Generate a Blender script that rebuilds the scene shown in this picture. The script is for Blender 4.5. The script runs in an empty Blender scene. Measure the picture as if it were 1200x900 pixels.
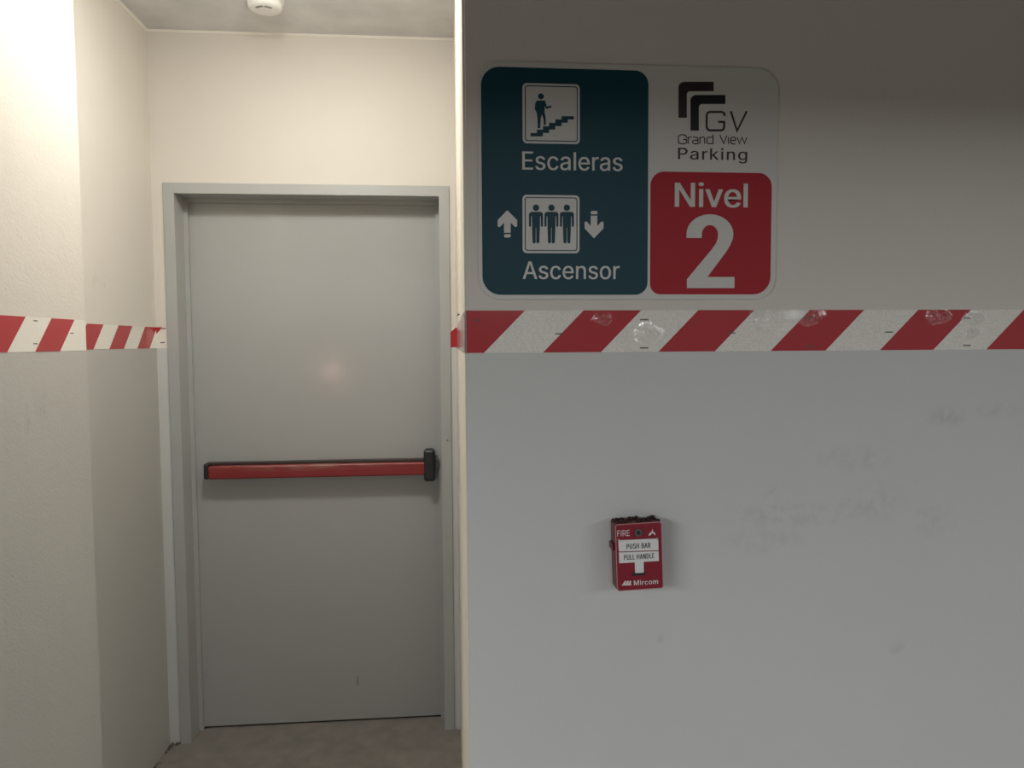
import bpy, bmesh, math, random
from mathutils import Vector, Matrix
random.seed(7)
S = bpy.context.scene
C = S.collection

# ---------------------------------------------------------------- camera
F_PX = 848.037
CAM = Vector((0, 0, 1.564))
RT = Vector((0.99625224, -0.08630488, -0.00573863))
UP = Vector((0.01063031, 0.05632679, 0.99835579))
FW = Vector((0.08583974, 0.9946752, -0.05703314))
cam = bpy.data.cameras.new('camera')
cam.sensor_width = 36; cam.lens = F_PX * 36 / 1200; cam.clip_start = 0.02
co = bpy.data.objects.new('camera', cam); C.objects.link(co)
co.matrix_world = Matrix(((RT.x, UP.x, -FW.x, CAM.x), (RT.y, UP.y, -FW.y, CAM.y), (RT.z, UP.z, -FW.z, CAM.z), (0, 0, 0, 1)))
S.camera = co

# ---------------------------------------------------------------- world and light
w = bpy.data.worlds.new('world'); S.world = w; w.use_nodes = True
w.node_tree.nodes['Background'].inputs[0].default_value = (1.0, 0.95, 0.9, 1)
w.node_tree.nodes['Background'].inputs[1].default_value = 0.008
S.view_settings.view_transform = 'Standard'; S.view_settings.look = 'None'
S.view_settings.exposure = 0.0; S.view_settings.gamma = 1.0; S.view_settings.use_curve_mapping = False

def area(name, loc, aim, sx, sy, power, col, shape='RECTANGLE', spread=180):
    l = bpy.data.lights.new(name, 'AREA'); l.shape = shape; l.size = sx; l.size_y = sy
    l.energy = power; l.color = col; l.spread = math.radians(spread)
    o = bpy.data.objects.new(name, l); C.objects.link(o); o.location = loc
    o.rotation_euler = (Vector(aim) - Vector(loc)).to_track_quat('-Z', 'Y').to_euler()
    return o
area('alcove_lamp', (-0.46, 1.90, 2.70), (-0.46, 1.90, 0), 0.22, 0.22, 10, (1.0, 0.965, 0.905), 'DISK')
pl = bpy.data.lights.new('alcove_lamp_rim', 'POINT'); pl.energy = 9.5; pl.shadow_soft_size = 0.06; pl.color = (1.0, 0.965, 0.905)
plo = bpy.data.objects.new('alcove_lamp_rim', pl); C.objects.link(plo); plo.location = (-0.46, 1.95, 2.60)
area('garage_lamp_row', (-5.0, -4.2, 2.68), (-5.0, -4.2, 0), 0.18, 5.0, 720, (0.95, 0.985, 1.0))
area('garage_lamp_row', (5.4, -4.2, 2.68), (5.4, -4.2, 0), 0.18, 5.0, 300, (0.95, 0.985, 1.0))
for x, y in ((0.9, -7.6), (0.5, -5.2), (2.3, -3.6)):  # unseen panels, added and sized to raise glints on the tape
    area('glint_panel', (x, y, 2.60 if y < -6 else 2.46), (x, -0.5, 1.2), 0.9, 0.25, 24*(1.4 - y)**2/81, (0.96, 0.99, 1.0))
rl = bpy.data.lights.new('door_glint_spot', 'SPOT'); rl.energy = 24; rl.shadow_soft_size = 0.06; rl.color = (1.0, 0.52, 0.42); rl.spot_size = math.radians(14); rl.spot_blend = 1  # unseen pink spot, added to put a reflected patch on the door
rlo = bpy.data.objects.new('door_glint_spot', rl); C.objects.link(rlo); rlo.location = (-2.05, -7.0, 1.07)
rlo.rotation_euler = (Vector((-0.47, 2.965, 1.45)) - rlo.location).to_track_quat('-Z', 'Y').to_euler()

# ---------------------------------------------------------------- dimensions (metres)
YR, YB = 1.365, 2.861          # face of the right wall, face of the back wall
XL, XP, YP, XR = -1.108, -0.953, 2.0, 0.031
ZC = 2.731
PAINT = 1.586                  # two-tone paint line, hidden behind the tape

def bp(px, py, ax, v):
    d = FW + RT * ((px - 600) / F_PX) - UP * ((py - 450) / F_PX)
    return CAM + d * ((v - CAM[ax]) / d[ax])

# ---------------------------------------------------------------- materials
def N(nt, t, **kw):
    n = nt.nodes.new(t)
    for k, v in kw.items(): setattr(n, k, v)
    return n
def lk(nt, a, b): nt.links.new(a, b)
def mat(name, col, rough=0.5, metal=0.0, coat=0.0, noise=0.0, nscale=30, bump=0.0, bscale=300, bdist=0.001, spec=0.5):
    m = bpy.data.materials.new(name); m.use_nodes = True; nt = m.node_tree
    b = nt.nodes['Principled BSDF']
    b.inputs['Base Color'].default_value = (*col, 1); b.inputs['Roughness'].default_value = rough
    b.inputs['Metallic'].default_value = metal; b.inputs['Coat Weight'].default_value = coat
    b.inputs['Coat Roughness'].default_value = 0.11; b.inputs['Specular IOR Level'].default_value = spec
    geo = N(nt, 'ShaderNodeNewGeometry')
    if noise:
        n = N(nt, 'ShaderNodeTexNoise'); n.inputs['Scale'].default_value = nscale; n.inputs['Detail'].default_value = 6
        lk(nt, geo.outputs['Position'], n.inputs['Vector'])
        mx = N(nt, 'ShaderNodeMix', data_type='RGBA')
        mx.inputs[6].default_value = (*[c * (1 - noise) for c in col], 1); mx.inputs[7].default_value = (*[min(1, c * (1 + noise)) for c in col], 1)
        lk(nt, n.outputs['Fac'], mx.inputs[0]); lk(nt, mx.outputs[2], b.inputs['Base Color'])
    if bump:
        n = N(nt, 'ShaderNodeTexNoise'); n.inputs['Scale'].default_value = bscale; n.inputs['Detail'].default_value = 3
        lk(nt, geo.outputs['Position'], n.inputs['Vector'])
        bm_ = N(nt, 'ShaderNodeBump'); bm_.inputs['Strength'].default_value = bump; bm_.inputs['Distance'].default_value = bdist
        lk(nt, n.outputs['Fac'], bm_.inputs['Height']); lk(nt, bm_.outputs['Normal'], b.inputs['Normal'])
    return m

def math_(nt, op, a, b=None):
    n = N(nt, 'ShaderNodeMath', operation=op)
    for i, v in enumerate((a, b)):
        if v is None: continue
        if isinstance(v, (int, float)): n.inputs[i].default_value = v
        else: lk(nt, v, n.inputs[i])
    return n.outputs[0]

UPPER = (0.68, 0.645, 0.585)
LOWER = (0.60, 0.60, 0.585)
def wall_mat(name, upper=UPPER, lower=LOWER, bump=0.25, bscale=220, stains=(), ax=0, rough=0.55, all_upper=False):
    """two-tone wall paint; stains = (u, z, ru, rz, strength) scuffs with a shape of their own"""
    m = bpy.data.materials.new(name); m.use_nodes = True; nt = m.node_tree; b = nt.nodes['Principled BSDF']
    b.inputs['Roughness'].default_value = rough; b.inputs['Specular IOR Level'].default_value = 0.3
    geo = N(nt, 'ShaderNodeNewGeometry'); sep = N(nt, 'ShaderNodeSeparateXYZ'); lk(nt, geo.outputs['Position'], sep.inputs[0])
    big = N(nt, 'ShaderNodeTexNoise'); big.inputs['Scale'].default_value = 2.2; big.inputs['Detail'].default_value = 5
    lk(nt, geo.outputs['Position'], big.inputs['Vector'])
    mx = N(nt, 'ShaderNodeMix', data_type='RGBA'); mx.inputs[6].default_value = (*lower, 1); mx.inputs[7].default_value = (*upper, 1)
    if all_upper: mx.inputs[0].default_value = 1
    else: lk(nt, math_(nt, 'GREATER_THAN', sep.outputs[2], PAINT), mx.inputs[0])
    col = mx.outputs[2]
    v = math_(nt, 'ADD', math_(nt, 'MULTIPLY', big.outputs['Fac'], 0.10), 0.95)
    if stains:
        fine = N(nt, 'ShaderNodeTexNoise'); fine.inputs['Scale'].default_value = 38; fine.inputs['Detail'].default_value = 6
        fine.inputs['Roughness'].default_value = 0.7; lk(nt, geo.outputs['Position'], fine.inputs['Vector'])
        mr = N(nt, 'ShaderNodeMapRange'); mr.inputs[1].default_value = 0.42; mr.inputs[2].default_value = 0.68
        lk(nt, fine.outputs['Fac'], mr.inputs[0])
        for (u, z, ru, rz, st) in stains:
            du = math_(nt, 'DIVIDE', math_(nt, 'SUBTRACT', sep.outputs[ax], u), ru)
            dz = math_(nt, 'DIVIDE', math_(nt, 'SUBTRACT', sep.outputs[2], z), rz)
            r2 = math_(nt, 'ADD', math_(nt, 'MULTIPLY', du, du), math_(nt, 'MULTIPLY', dz, dz))
            fall = N(nt, 'ShaderNodeMapRange'); fall.inputs[1].default_value = 1; fall.inputs[2].default_value = 0
            lk(nt, r2, fall.inputs[0])
            k = math_(nt, 'MULTIPLY', math_(nt, 'MULTIPLY', fall.outputs[0], mr.outputs[0]), st*0.42)
            v = math_(nt, 'MULTIPLY', v, math_(nt, 'SUBTRACT', 1.0, k))
    sc = N(nt, 'ShaderNodeVectorMath', operation='SCALE'); lk(nt, col, sc.inputs[0]); lk(nt, v, sc.inputs['Scale'])
    lk(nt, sc.outputs[0], b.inputs['Base Color'])
    n = N(nt, 'ShaderNodeTexNoise'); n.inputs['Scale'].default_value = bscale; n.inputs['Detail'].default_value = 3
    lk(nt, geo.outputs['Position'], n.inputs['Vector'])
    n2 = N(nt, 'ShaderNodeTexNoise'); n2.inputs['Scale'].default_value = 9; lk(nt, geo.outputs['Position'], n2.inputs['Vector'])
    h = math_(nt, 'ADD', n.outputs['Fac'], math_(nt, 'MULTIPLY', n2.outputs['Fac'], 2.0))
    bu = N(nt, 'ShaderNodeBump'); bu.inputs['Strength'].default_value = bump; bu.inputs['Distance'].default_value = 0.0015
    lk(nt, h, bu.inputs['Height']); lk(nt, bu.outputs['Normal'], b.inputs['Normal'])
    return m

CREASES = [(0.292, 1.608, 0.016), (0.379, 1.580, 0.026), (0.632, 1.607, 0.038), (0.70, 1.612, 0.026), (0.968, 1.612, 0.022), (1.043, 1.606, 0.02), (1.04, 1.578, 0.016), (0.60, 1.619, 0.02)]
def tape_mat(name, col, cells=False):
    """retroreflective vinyl: glossy clear face with a few small wrinkles"""
    m = bpy.data.materials.new(name); m.use_nodes = True; nt = m.node_tree; b = nt.nodes['Principled BSDF']
    b.inputs['Base Color'].default_value = (*col, 1); b.inputs['Roughness'].default_value = 0.5
    b.inputs['Coat Weight'].default_value = 1.0; b.inputs['Coat Roughness'].default_value = 0.08; b.inputs['Coat IOR'].default_value = 1.6
    geo = N(nt, 'ShaderNodeNewGeometry')
    if cells:
        vo = N(nt, 'ShaderNodeTexVoronoi', feature='DISTANCE_TO_EDGE'); vo.inputs['Scale'].default_value = 260; vo.inputs['Randomness'].default_value = 0.25
        lk(nt, geo.outputs['Position'], vo.inputs['Vector'])
        mr = N(nt, 'ShaderNodeMapRange'); mr.inputs[1].default_value = 0.02; mr.inputs[2].default_value = 0.2
        lk(nt, vo.outputs['Distance'], mr.inputs[0])
        mx = N(nt, 'ShaderNodeMix', data_type='RGBA'); mx.inputs[6].default_value = (*[c * 0.88 for c in col], 1); mx.inputs[7].default_value = (*[c * 1.06 for c in col], 1)
        lk(nt, mr.outputs[0], mx.inputs[0]); lk(nt, mx.outputs[2], b.inputs['Base Color'])
    sep = N(nt, 'ShaderNodeSeparateXYZ'); lk(nt, geo.outputs['Position'], sep.inputs[0])
    wob = N(nt, 'ShaderNodeTexNoise'); wob.inputs['Scale'].default_value = 55; wob.inputs['Detail'].default_value = 3; lk(nt, geo.outputs['Position'], wob.inputs['Vector'])
    wob = math_(nt, 'MULTIPLY', math_(nt, 'SUBTRACT', wob.outputs['Fac'], 0.5), 0.03)
    msk = 0.0                                             # creases where the vinyl has lifted from the wall
    for (u, z, r) in CREASES:
        du = math_(nt, 'SUBTRACT', sep.outputs[0], u); dz = math_(nt, 'MULTIPLY', math_(nt, 'SUBTRACT', sep.outputs[2], z), 1.5)
        q = math_(nt, 'SQRT', math_(nt, 'ADD', math_(nt, 'MULTIPLY', du, du), math_(nt, 'MULTIPLY', dz, dz)))
        q = math_(nt, 'ADD', q, wob)
        f = N(nt, 'ShaderNodeMapRange', interpolation_type='SMOOTHSTEP'); f.inputs[1].default_value = r*1.3; f.inputs[2].default_value = 0; lk(nt, q, f.inputs[0])
        msk = math_(nt, 'MAXIMUM', f.outputs[0], msk)
    d = N(nt, 'ShaderNodeTexNoise'); d.inputs['Scale'].default_value = 75; d.inputs['Detail'].default_value = 3; d.inputs['Distortion'].default_value = 1.5
    lk(nt, geo.outputs['Position'], d.inputs['Vector'])
    cr = N(nt, 'ShaderNodeMapRange'); cr.inputs[2].default_value = 0.25; lk(nt, msk, cr.inputs[0])   # coat reflects more in the creases, raised to strengthen the glints
    lk(nt, math_(nt, 'ADD', 1.5, math_(nt, 'MULTIPLY', math_(nt, 'MINIMUM', cr.outputs[0], 0.2), 4.5)), b.inputs['Coat IOR'])
    h = math_(nt, 'MULTIPLY', msk, d.outputs['Fac'])
    bu = N(nt, 'ShaderNodeBump'); bu.inputs['Strength'].default_value = 1.0; bu.inputs['Distance'].default_value = 0.010
    lk(nt, h, bu.inputs['Height']); lk(nt, bu.outputs['Normal'], b.inputs['Coat Normal'])
    return m

# ---------------------------------------------------------------- mesh helpers
def box(bm, x0, x1, y0, y1, z0, z1):
    v = [bm.verts.new(p) for p in ((x0,y0,z0),(x1,y0,z0),(x1,y1,z0),(x0,y1,z0),(x0,y0,z1),(x1,y0,z1),(x1,y1,z1),(x0,y1,z1))]
    for f in ((0,3,2,1),(4,5,6,7),(0,1,5,4),(1,2,6,5),(2,3,7,6),(3,0,4,7)): bm.faces.new([v[i] for i in f])
def rbox(bm, x0, x1, y0, y1, z0, z1, r, seg=3):
    t = bmesh.new(); box(t, x0, x1, y0, y1, z0, z1)
    bmesh.ops.bevel(t, geom=t.edges[:], offset=r, segments=seg, affect='EDGES', profile=0.5)
    me = bpy.data.meshes.new('t'); t.to_mesh(me); t.free(); bm.from_mesh(me); bpy.data.meshes.remove(me)
def prism(bm, pts, yf, yb):
    """outline in (x, z), extruded from yf (front, towards the room) to yb"""
    a = sum(pts[i][0]*pts[(i+1)%len(pts)][1] - pts[(i+1)%len(pts)][0]*pts[i][1] for i in range(len(pts)))
    if a < 0: pts = pts[::-1]
    f = [bm.verts.new((x, yf, z)) for x, z in pts]; k = [bm.verts.new((x, yb, z)) for x, z in pts]
    n = len(pts)
    fa = bm.faces.new(f); ba = bm.faces.new(k[::-1])
    for i in range(n): bm.faces.new((f[i], k[i], k[(i+1)%n], f[(i+1)%n]))
    fa.normal_update(); ba.normal_update()
    if n > 4: bmesh.ops.triangulate(bm, faces=[fa, ba])
def xprism(bm, pts, x0, x1):
    """outline in (y, z), extruded along x"""
    t = bmesh.new(); prism(t, pts, x0, x1)
    for v in t.verts: v.co = Vector((v.co.y, v.co.x, v.co.z))
    bmesh.ops.recalc_face_normals(t, faces=t.faces[:])
    me = bpy.data.meshes.new('t'); t.to_mesh(me); t.free(); bm.from_mesh(me); bpy.data.meshes.remove(me)
def rrect(x0, z0, x1, z1, r, seg=8):
    """r = one radius or (bottom-left, bottom-right, top-right, top-left)"""
    if not isinstance(r, tuple): r = (r,)*4
    out = []
    for (cx, cz, a0, q) in ((x0+r[0], z0+r[0], 180, r[0]), (x1-r[1], z0+r[1], 270, r[1]), (x1-r[2], z1-r[2], 0, r[2]), (x0+r[3], z1-r[3], 90, r[3])):
        for i in range(seg+1):
            a = math.radians(a0 + 90*i/seg); out.append((cx + q*math.cos(a), cz + q*math.sin(a)))
    return out
def disc(cx, cz, r, seg=24): return [(cx + r*math.cos(2*math.pi*i/seg), cz + r*math.sin(2*math.pi*i/seg)) for i in range(seg)]
def ring(bm, outer, inner, yf, yb):
    n = len(outer); L = []
    for pts, y in ((outer, yf), (inner, yf), (outer, yb), (inner, yb)): L.append([bm.verts.new((x, y, z)) for x, z in pts])
    for i in range(n):
        j = (i+1) % n
        bm.faces.new((L[0][i], L[0][j], L[1][j], L[1][i])); bm.faces.new((L[2][j], L[2][i], L[3][i], L[3][j]))
        bm.faces.new((L[0][j], L[0][i], L[2][i], L[2][j])); bm.faces.new((L[1][i], L[1][j], L[3][j], L[3][i]))
    bmesh.ops.recalc_face_normals(bm, faces=bm.faces[:])
def stroke(bm, pts, wd, yf, yb):
    """a polyline of even width with mitred joints, in (x, z)"""
    n = len(pts); Lf, Rt = [], []
    for i in range(n):
        p = Vector(pts[i]); ds = []
        if i > 0: ds.append((p - Vector(pts[i-1])).normalized())
        if i < n-1: ds.append((Vector(pts[i+1]) - p).normalized())
        nrm = sum((Vector((-d.y, d.x)) for d in ds), Vector((0, 0))).normalized()
        k = wd/2 / max(0.5, nrm.dot(Vector((-ds[0].y, ds[0].x))))
        Lf.append(p + nrm*k); Rt.append(p - nrm*k)
    for i in range(n-1): prism(bm, [tuple(Lf[i]), tuple(Lf[i+1]), tuple(Rt[i+1]), tuple(Rt[i])], yf, yb)
def lathe(bm, prof, cx, cy, seg=40):
    """profile of (radius, z) turned about a vertical axis"""
    rows = [[bm.verts.new((cx + r*math.cos(2*math.pi*i/seg), cy + r*math.sin(2*math.pi*i/seg), z)) for i in range(seg)] for r, z in prof]
    for a, b in zip(rows, rows[1:]):
        for i in range(seg): bm.faces.new((a[i], a[(i+1)%seg], b[(i+1)%seg], b[i]))
    bm.faces.new(rows[0]); bm.faces.new(rows[-1][::-1]); bmesh.ops.recalc_face_normals(bm, faces=bm.faces[:])

def obj(name, bm, m, parent=None, off=(0, 0, 0), smooth=False, label=None):
    me = bpy.data.meshes.new(name)
    if any(off): bmesh.ops.translate(bm, verts=bm.verts[:], vec=-Vector(off))
    bm.to_mesh(me); bm.free(); me.materials.append(m)
    if smooth:
        for p in me.polygons: p.use_smooth = True
    o = bpy.data.objects.new(name, me); C.objects.link(o)
    if parent: o.parent = parent
    if label: o['label'] = label
    return o
def thing(name, label, cat, loc=(0, 0, 0), group=None, kind=None):
    o = bpy.data.objects.new(name, None); C.objects.link(o); o.location = loc; o.empty_display_size = 0.05
    o['label'] = label; o['category'] = cat
    if group: o['group'] = group
    if kind: o['kind'] = kind
    return o
def struct(name, bm, m, label, cat, parent=None):
    o = obj(name, bm, m, parent); o['kind'] = 'structure'; o['label'] = label; o['category'] = cat
    return o
def B(f, *a, **k):
    bm = bmesh.new(); f(bm, *a, **k); return bm

# outlines of a plain grotesque alphabet: letter -> (advance, contours), in thousandths of the letter size
G = {
 'A': (480, [[(16,0),(201,509),(276,509),(463,0),(395,0),(287,302),(280,323),(272,346),(264,372),(255,402),(244,438),(232,478),(245,478),(233,437),(222,402),(213,371),(204,345),(197,322),(191,302),(85,0)],[(110,142),(110,199),(370,199),(370,142)]]),
 'B': (456, [[(60,0),(60,509),(241,509),(289,504),(329,491),(359,469),(381,442),(394,410),(398,374),(395,344),(387,320),(373,301),(356,286),(336,275),(315,267),(315,262),(339,257),(363,245),(385,227),(402,203),(414,173),(418,136),(413,100),(400,67),(377,39),(344,18),(301,4),(247,0)],[(125,57),(245,57),(281,60),(309,67),(330,80),(344,96),(353,115),(355,137),(354,153),(350,169),(342,184),(333,197),(320,209),(306,218),(289,225),(269,229),(248,231),(125,231)],[(125,285),(238,285),(256,287),(273,290),(288,296),(302,304),(314,314),(323,326),(330,340),(335,355),(336,372),(333,393),(326,412),(313,429),(294,442),(270,449),(240,452),(125,452)]]),
 'D': (502, [[(219,0),(96,0),(96,57),(215,57),(272,63),(318,81),(354,110),(379,149),(394,198),(399,255),(394,312),(379,361),(354,399),(320,428),(275,446),(221,452),(93,452),(93,509),(225,509),(294,501),(353,478),(399,441),(433,391),(455,329),(462,255),(455,181),(433,119),(398,68),(351,31),(291,8)],[(125,509),(125,0),(60,0),(60,509)]]),
 'E': (419, [[(60,0),(60,509),(372,509),(372,452),(125,452),(125,286),(355,286),(355,229),(125,229),(125,57),(375,57),(375,0)]]),
 'F': (410, [[(60,0),(60,509),(369,509),(369,452),(125,452),(125,278),(346,278),(346,221),(125,221),(125,0)]]),
 'H': (517, [[(60,0),(60,509),(125,509),(125,289),(392,289),(392,509),(457,509),(457,0),(392,0),(392,232),(125,232),(125,0)]]),
 'I': (300, [[(31,0),(31,57),(118,57),(118,452),(31,452),(31,509),(269,509),(269,452),(183,452),(183,57),(269,57),(269,0)]]),
 'L': (393, [[(60,0),(60,509),(125,509),(125,57),(361,57),(361,0)]]),
 'M': (628, [[(60,0),(60,509),(152,509),(277,187),(282,174),(287,159),(293,141),(299,123),(305,103),(311,84),(317,65),(322,49),(307,49),(312,65),(318,83),(324,102),(330,121),(336,140),(342,158),(348,174),(352,187),(476,509),(568,509),(568,0),(504,0),(504,291),(504,308),(504,327),(505,347),(505,369),(506,391),(506,413),(507,435),(507,457),(513,457),(505,433),(498,409),(490,386),(482,363),(474,341),(467,322),(461,305),(456,291),(342,0),(286,0),(170,291),(165,304),(159,321),(152,340),(145,361),(137,384),(129,408),(121,432),(112,457),(119,457),(119,437),(120,416),(120,394),(121,372),(121,350),(122,328),(122,309),(122,291),(122,0)]]),
 'N': (523, [[(60,0),(60,509),(136,509),(343,183),(352,169),(363,151),(375,130),(388,107),(401,82),(414,55),(405,54),(402,81),(401,108),(400,134),(399,157),(399,178),(399,195),(399,509),(463,509),(463,0),(387,0),(202,290),(190,310),(177,331),(164,354),(148,381),(130,413),(108,452),(119,454),(121,417),(122,384),(123,354),(124,328),(125,307),(125,291),(125,0)]]),
 'P': (445, [[(60,0),(60,509),(235,509),(289,503),(332,487),(366,462),(390,430),(404,391),(409,348),(404,304),(390,265),(366,233),(332,207),(289,191),(235,186),(109,186),(109,242),(233,242),(269,246),(297,256),(318,272),(333,294),(342,319),(344,348),(342,376),(333,402),(318,423),(297,439),(268,449),(232,452),(125,452),(125,0)]]),
 'R': (449, [[(60,0),(60,509),(236,509),(290,504),(333,489),(367,465),(390,433),(405,395),(409,352),(405,309),(390,271),(367,240),(333,217),(289,203),(236,198),(96,198),(96,255),(234,255),(269,258),(298,267),(319,281),(334,300),(342,324),(345,352),(342,380),(334,405),(319,425),(298,440),(269,449),(233,452),(125,452),(125,0)],[(353,0),(230,229),(303,229),(428,0)]]),
 'S': (447, [[(224,-9),(172,-4),(128,9),(91,31),(64,60),(46,96),(38,137),(104,137),(110,110),(123,88),(142,71),(166,59),(194,52),(224,49),(257,52),(286,60),(311,74),(329,92),(341,114),(346,139),(342,161),(332,179),(316,193),(296,205),(272,214),(245,222),(184,239),(128,260),(86,289),(60,326),(52,372),(58,413),(75,448),(102,476),(138,498),(180,511),(227,516),(275,511),(316,498),(351,476),(377,449),(394,415),(401,378),(337,378),(326,412),(302,437),(267,453),(225,459),(194,456),(167,448),(145,435),(129,418),(118,398),(115,376),(119,352),(131,334),(148,319),(169,308),(191,300),(212,293),(264,279),(287,272),(312,264),(336,252),(359,238),(379,220),(395,198),(405,171),(408,139),(403,99),(386,64),(360,34),(323,11),(278,-4)]]),
 'U': (517, [[(259,-8),(203,-2),(154,15),(114,43),(85,80),(66,124),(60,173),(60,509),(124,509),(124,178),(128,144),(141,113),(160,87),(187,68),(220,56),(259,52),(298,56),(331,68),(357,87),(377,113),(389,144),(393,178),(393,509),(457,509),(457,173),(451,124),(433,80),(403,43),(363,15),(315,-2)]]),
 'a': (389, [[(160,-9),(126,-5),(94,5),(68,22),(48,45),(35,73),(30,108),(34,138),(43,161),(58,179),(78,193),(100,203),(125,211),(152,216),(178,220),(209,224),(234,227),(252,230),(265,235),(273,243),(276,255),(276,257),(273,279),(267,297),(256,311),(240,322),(220,329),(196,331),(171,329),(149,322),(132,313),(118,301),(107,288),(100,274),(41,291),(57,322),(79,346),(104,364),(133,375),(163,382),(194,384),(215,383),(239,379),(263,372),(286,360),(306,343),(322,320),(333,290),(337,251),(337,0),(277,0),(277,52),(272,52),(264,38),(252,25),(236,12),(215,1),(190,-6)],[(170,45),(192,47),(211,51),(228,59),(242,68),(254,80),(263,93),(270,108),(274,122),(276,138),(276,190),(272,187),(267,184),(259,182),(251,180),(241,178),(231,176),(221,174),(210,173),(200,171),(191,170),(182,169),(175,168),(161,166),(147,163),(134,159),(122,153),(112,147),(103,139),(97,130),(93,118),(92,105),(93,93),(96,82),(102,72),(109,64),(119,57),(130,52),(142,48),(156,46)]]),
 'c': (396, [[(207,-8),(159,-2),(117,16),(82,46),(56,85),(40,133),(34,187),(40,243),(56,291),(82,330),(117,360),(159,378),(207,384),(234,383),(260,377),(284,368),(305,356),(324,341),(340,322),(353,301),(362,277),(303,262),(298,276),(290,289),(281,301),(270,311),(257,319),(242,325),(226,329),(207,330),(173,325),(145,310),(124,287),(108,258),(99,224),(96,187),(99,151),(108,117),(124,89),(145,66),(173,51),(207,46),(226,48),(243,52),(258,58),(271,66),(282,76),(292,89),(299,102),(304,117),(363,102),(354,78),(341,56),(325,37),(306,21),(285,9),(261,-1),(235,-6)]]),
 'e': (404, [[(212,-8),(161,-2),(117,16),(82,46),(56,85),(40,132),(34,187),(39,242),(55,290),(81,329),(115,359),(157,378),(205,384),(236,382),(266,374),(294,361),(319,341),(341,315),(357,282),(368,242),(371,194),(371,169),(75,169),(75,221),(338,221),(310,202),(307,237),(298,269),(283,294),(263,314),(237,326),(205,330),(173,326),(146,313),(125,294),(109,270),(99,241),(96,211),(96,178),(100,139),(110,106),(128,80),(151,61),(179,50),(212,46),(234,48),(254,53),(271,61),(285,73),(297,88),(306,105),(365,91),(353,63),(335,39),(311,19),(283,4),(249,-5)]]),
 'g': (425, [[(207,-151),(168,-148),(134,-140),(105,-127),(82,-110),(64,-91),(51,-69),(101,-41),(110,-53),(122,-66),(136,-78),(154,-88),(178,-95),(207,-97),(249,-92),(282,-75),(304,-47),(311,-6),(311,68),(306,68),(298,56),(287,41),(272,28),(252,16),(227,8),(195,5),(152,10),(113,27),(80,53),(55,90),(39,136),(34,191),(39,246),(55,293),(80,332),(112,361),(152,378),(196,384),(228,382),(253,373),(273,360),(288,346),(299,331),(308,319),(313,319),(313,379),(372,379),(372,-9),(367,-54),(350,-90),(324,-117),(291,-136),(251,-147)],[(205,59),(227,61),(246,66),(264,75),(278,87),(290,103),(300,121),(307,142),(311,166),(312,193),(311,219),(307,242),(300,264),(291,283),(279,299),(264,312),(247,322),(227,328),(205,330),(182,328),(163,322),(145,312),(130,298),(118,282),(109,262),(102,241),(98,218),(96,193),(98,167),(102,144),(109,123),(118,104),(131,88),(145,76),(163,66),(183,61)]]),
 'i': (167, [[(53,0),(53,379),(114,379),(114,0)],[(84,443),(73,444),(63,448),(54,455),(47,463),(43,472),(41,483),(43,494),(47,504),(54,512),(63,518),(73,522),(84,524),(95,522),(105,518),(114,512),(121,504),(125,494),(126,483),(125,472),(121,463),(114,455),(105,448),(95,444)]]),
 'k': (381, [[(110,137),(110,212),(121,212),(284,379),(360,379),(184,199),(177,199)],[(53,0),(53,509),(114,509),(114,0)],[(294,0),(148,186),(191,229),(372,0)]]),
 'l': (189, [[(139,-2),(112,0),(91,8),(74,20),(62,37),(55,59),(53,84),(53,509),(114,509),(114,99),(114,83),(117,71),(120,62),(126,57),(135,53),(146,52),(152,52),(157,52),(160,53),(164,53),(167,54),(170,54),(181,3),(175,1),(169,0),(162,-1),(154,-2),(147,-2)]]),
 'm': (610, [[(53,0),(53,379),(112,379),(112,295),(108,295),(118,323),(132,346),(151,363),(172,376),(195,384),(219,386),(257,380),(287,361),(309,331),(321,295),(312,295),(322,321),(337,343),(357,361),(381,375),(407,383),(437,386),(468,383),(497,372),(522,354),(541,328),(553,296),(557,255),(557,0),(496,0),(496,254),(490,289),(473,313),(447,326),(419,330),(395,328),(374,320),(358,307),(345,290),(338,270),(335,247),(335,0),(274,0),(274,260),(269,288),(253,311),(229,326),(199,330),(178,328),(158,320),(140,307),(126,289),(117,266),(114,238),(114,0)]]),
 'n': (410, [[(114,227),(114,0),(53,0),(53,379),(112,379),(112,287),(102,287),(124,332),(152,362),(187,379),(227,384),(264,380),(295,369),(321,349),(341,321),(353,285),(357,240),(357,0),(296,0),(296,235),(290,275),(273,304),(246,323),(210,329),(184,326),(161,317),(141,303),(126,283),(117,257)]]),
 'o': (415, [[(207,-8),(174,-5),(144,3),(117,16),(93,35),(72,58),(56,85),(44,116),(37,150),(34,187),(37,225),(44,260),(56,291),(72,318),(93,341),(117,360),(144,374),(174,382),(207,384),(241,382),(271,374),(299,360),(323,341),(343,318),(359,291),(371,260),(379,225),(381,187),(379,150),(371,116),(359,85),(343,58),(323,35),(299,16),(271,3),(241,-5)],[(207,46),(231,49),(252,55),(270,66),(285,80),(298,97),(307,117),(314,139),(318,163),(319,187),(318,212),(314,236),(307,258),(298,278),(285,296),(270,310),(252,321),(231,328),(207,330),(184,328),(163,321),(145,310),(130,296),(118,278),(108,258),(102,236),(98,212),(96,187),(98,163),(102,139),(108,117),(118,97),(130,80),(145,66),(163,55),(184,49)]]),
 'r': (259, [[(53,0),(53,379),(112,379),(112,321),(115,321),(130,347),(152,367),(181,380),(213,385),(221,385),(229,384),(237,384),(243,384),(243,322),(239,323),(230,324),(219,325),(207,326),(182,323),(159,315),(140,301),(126,284),(117,262),(114,237),(114,0)]]),
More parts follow.
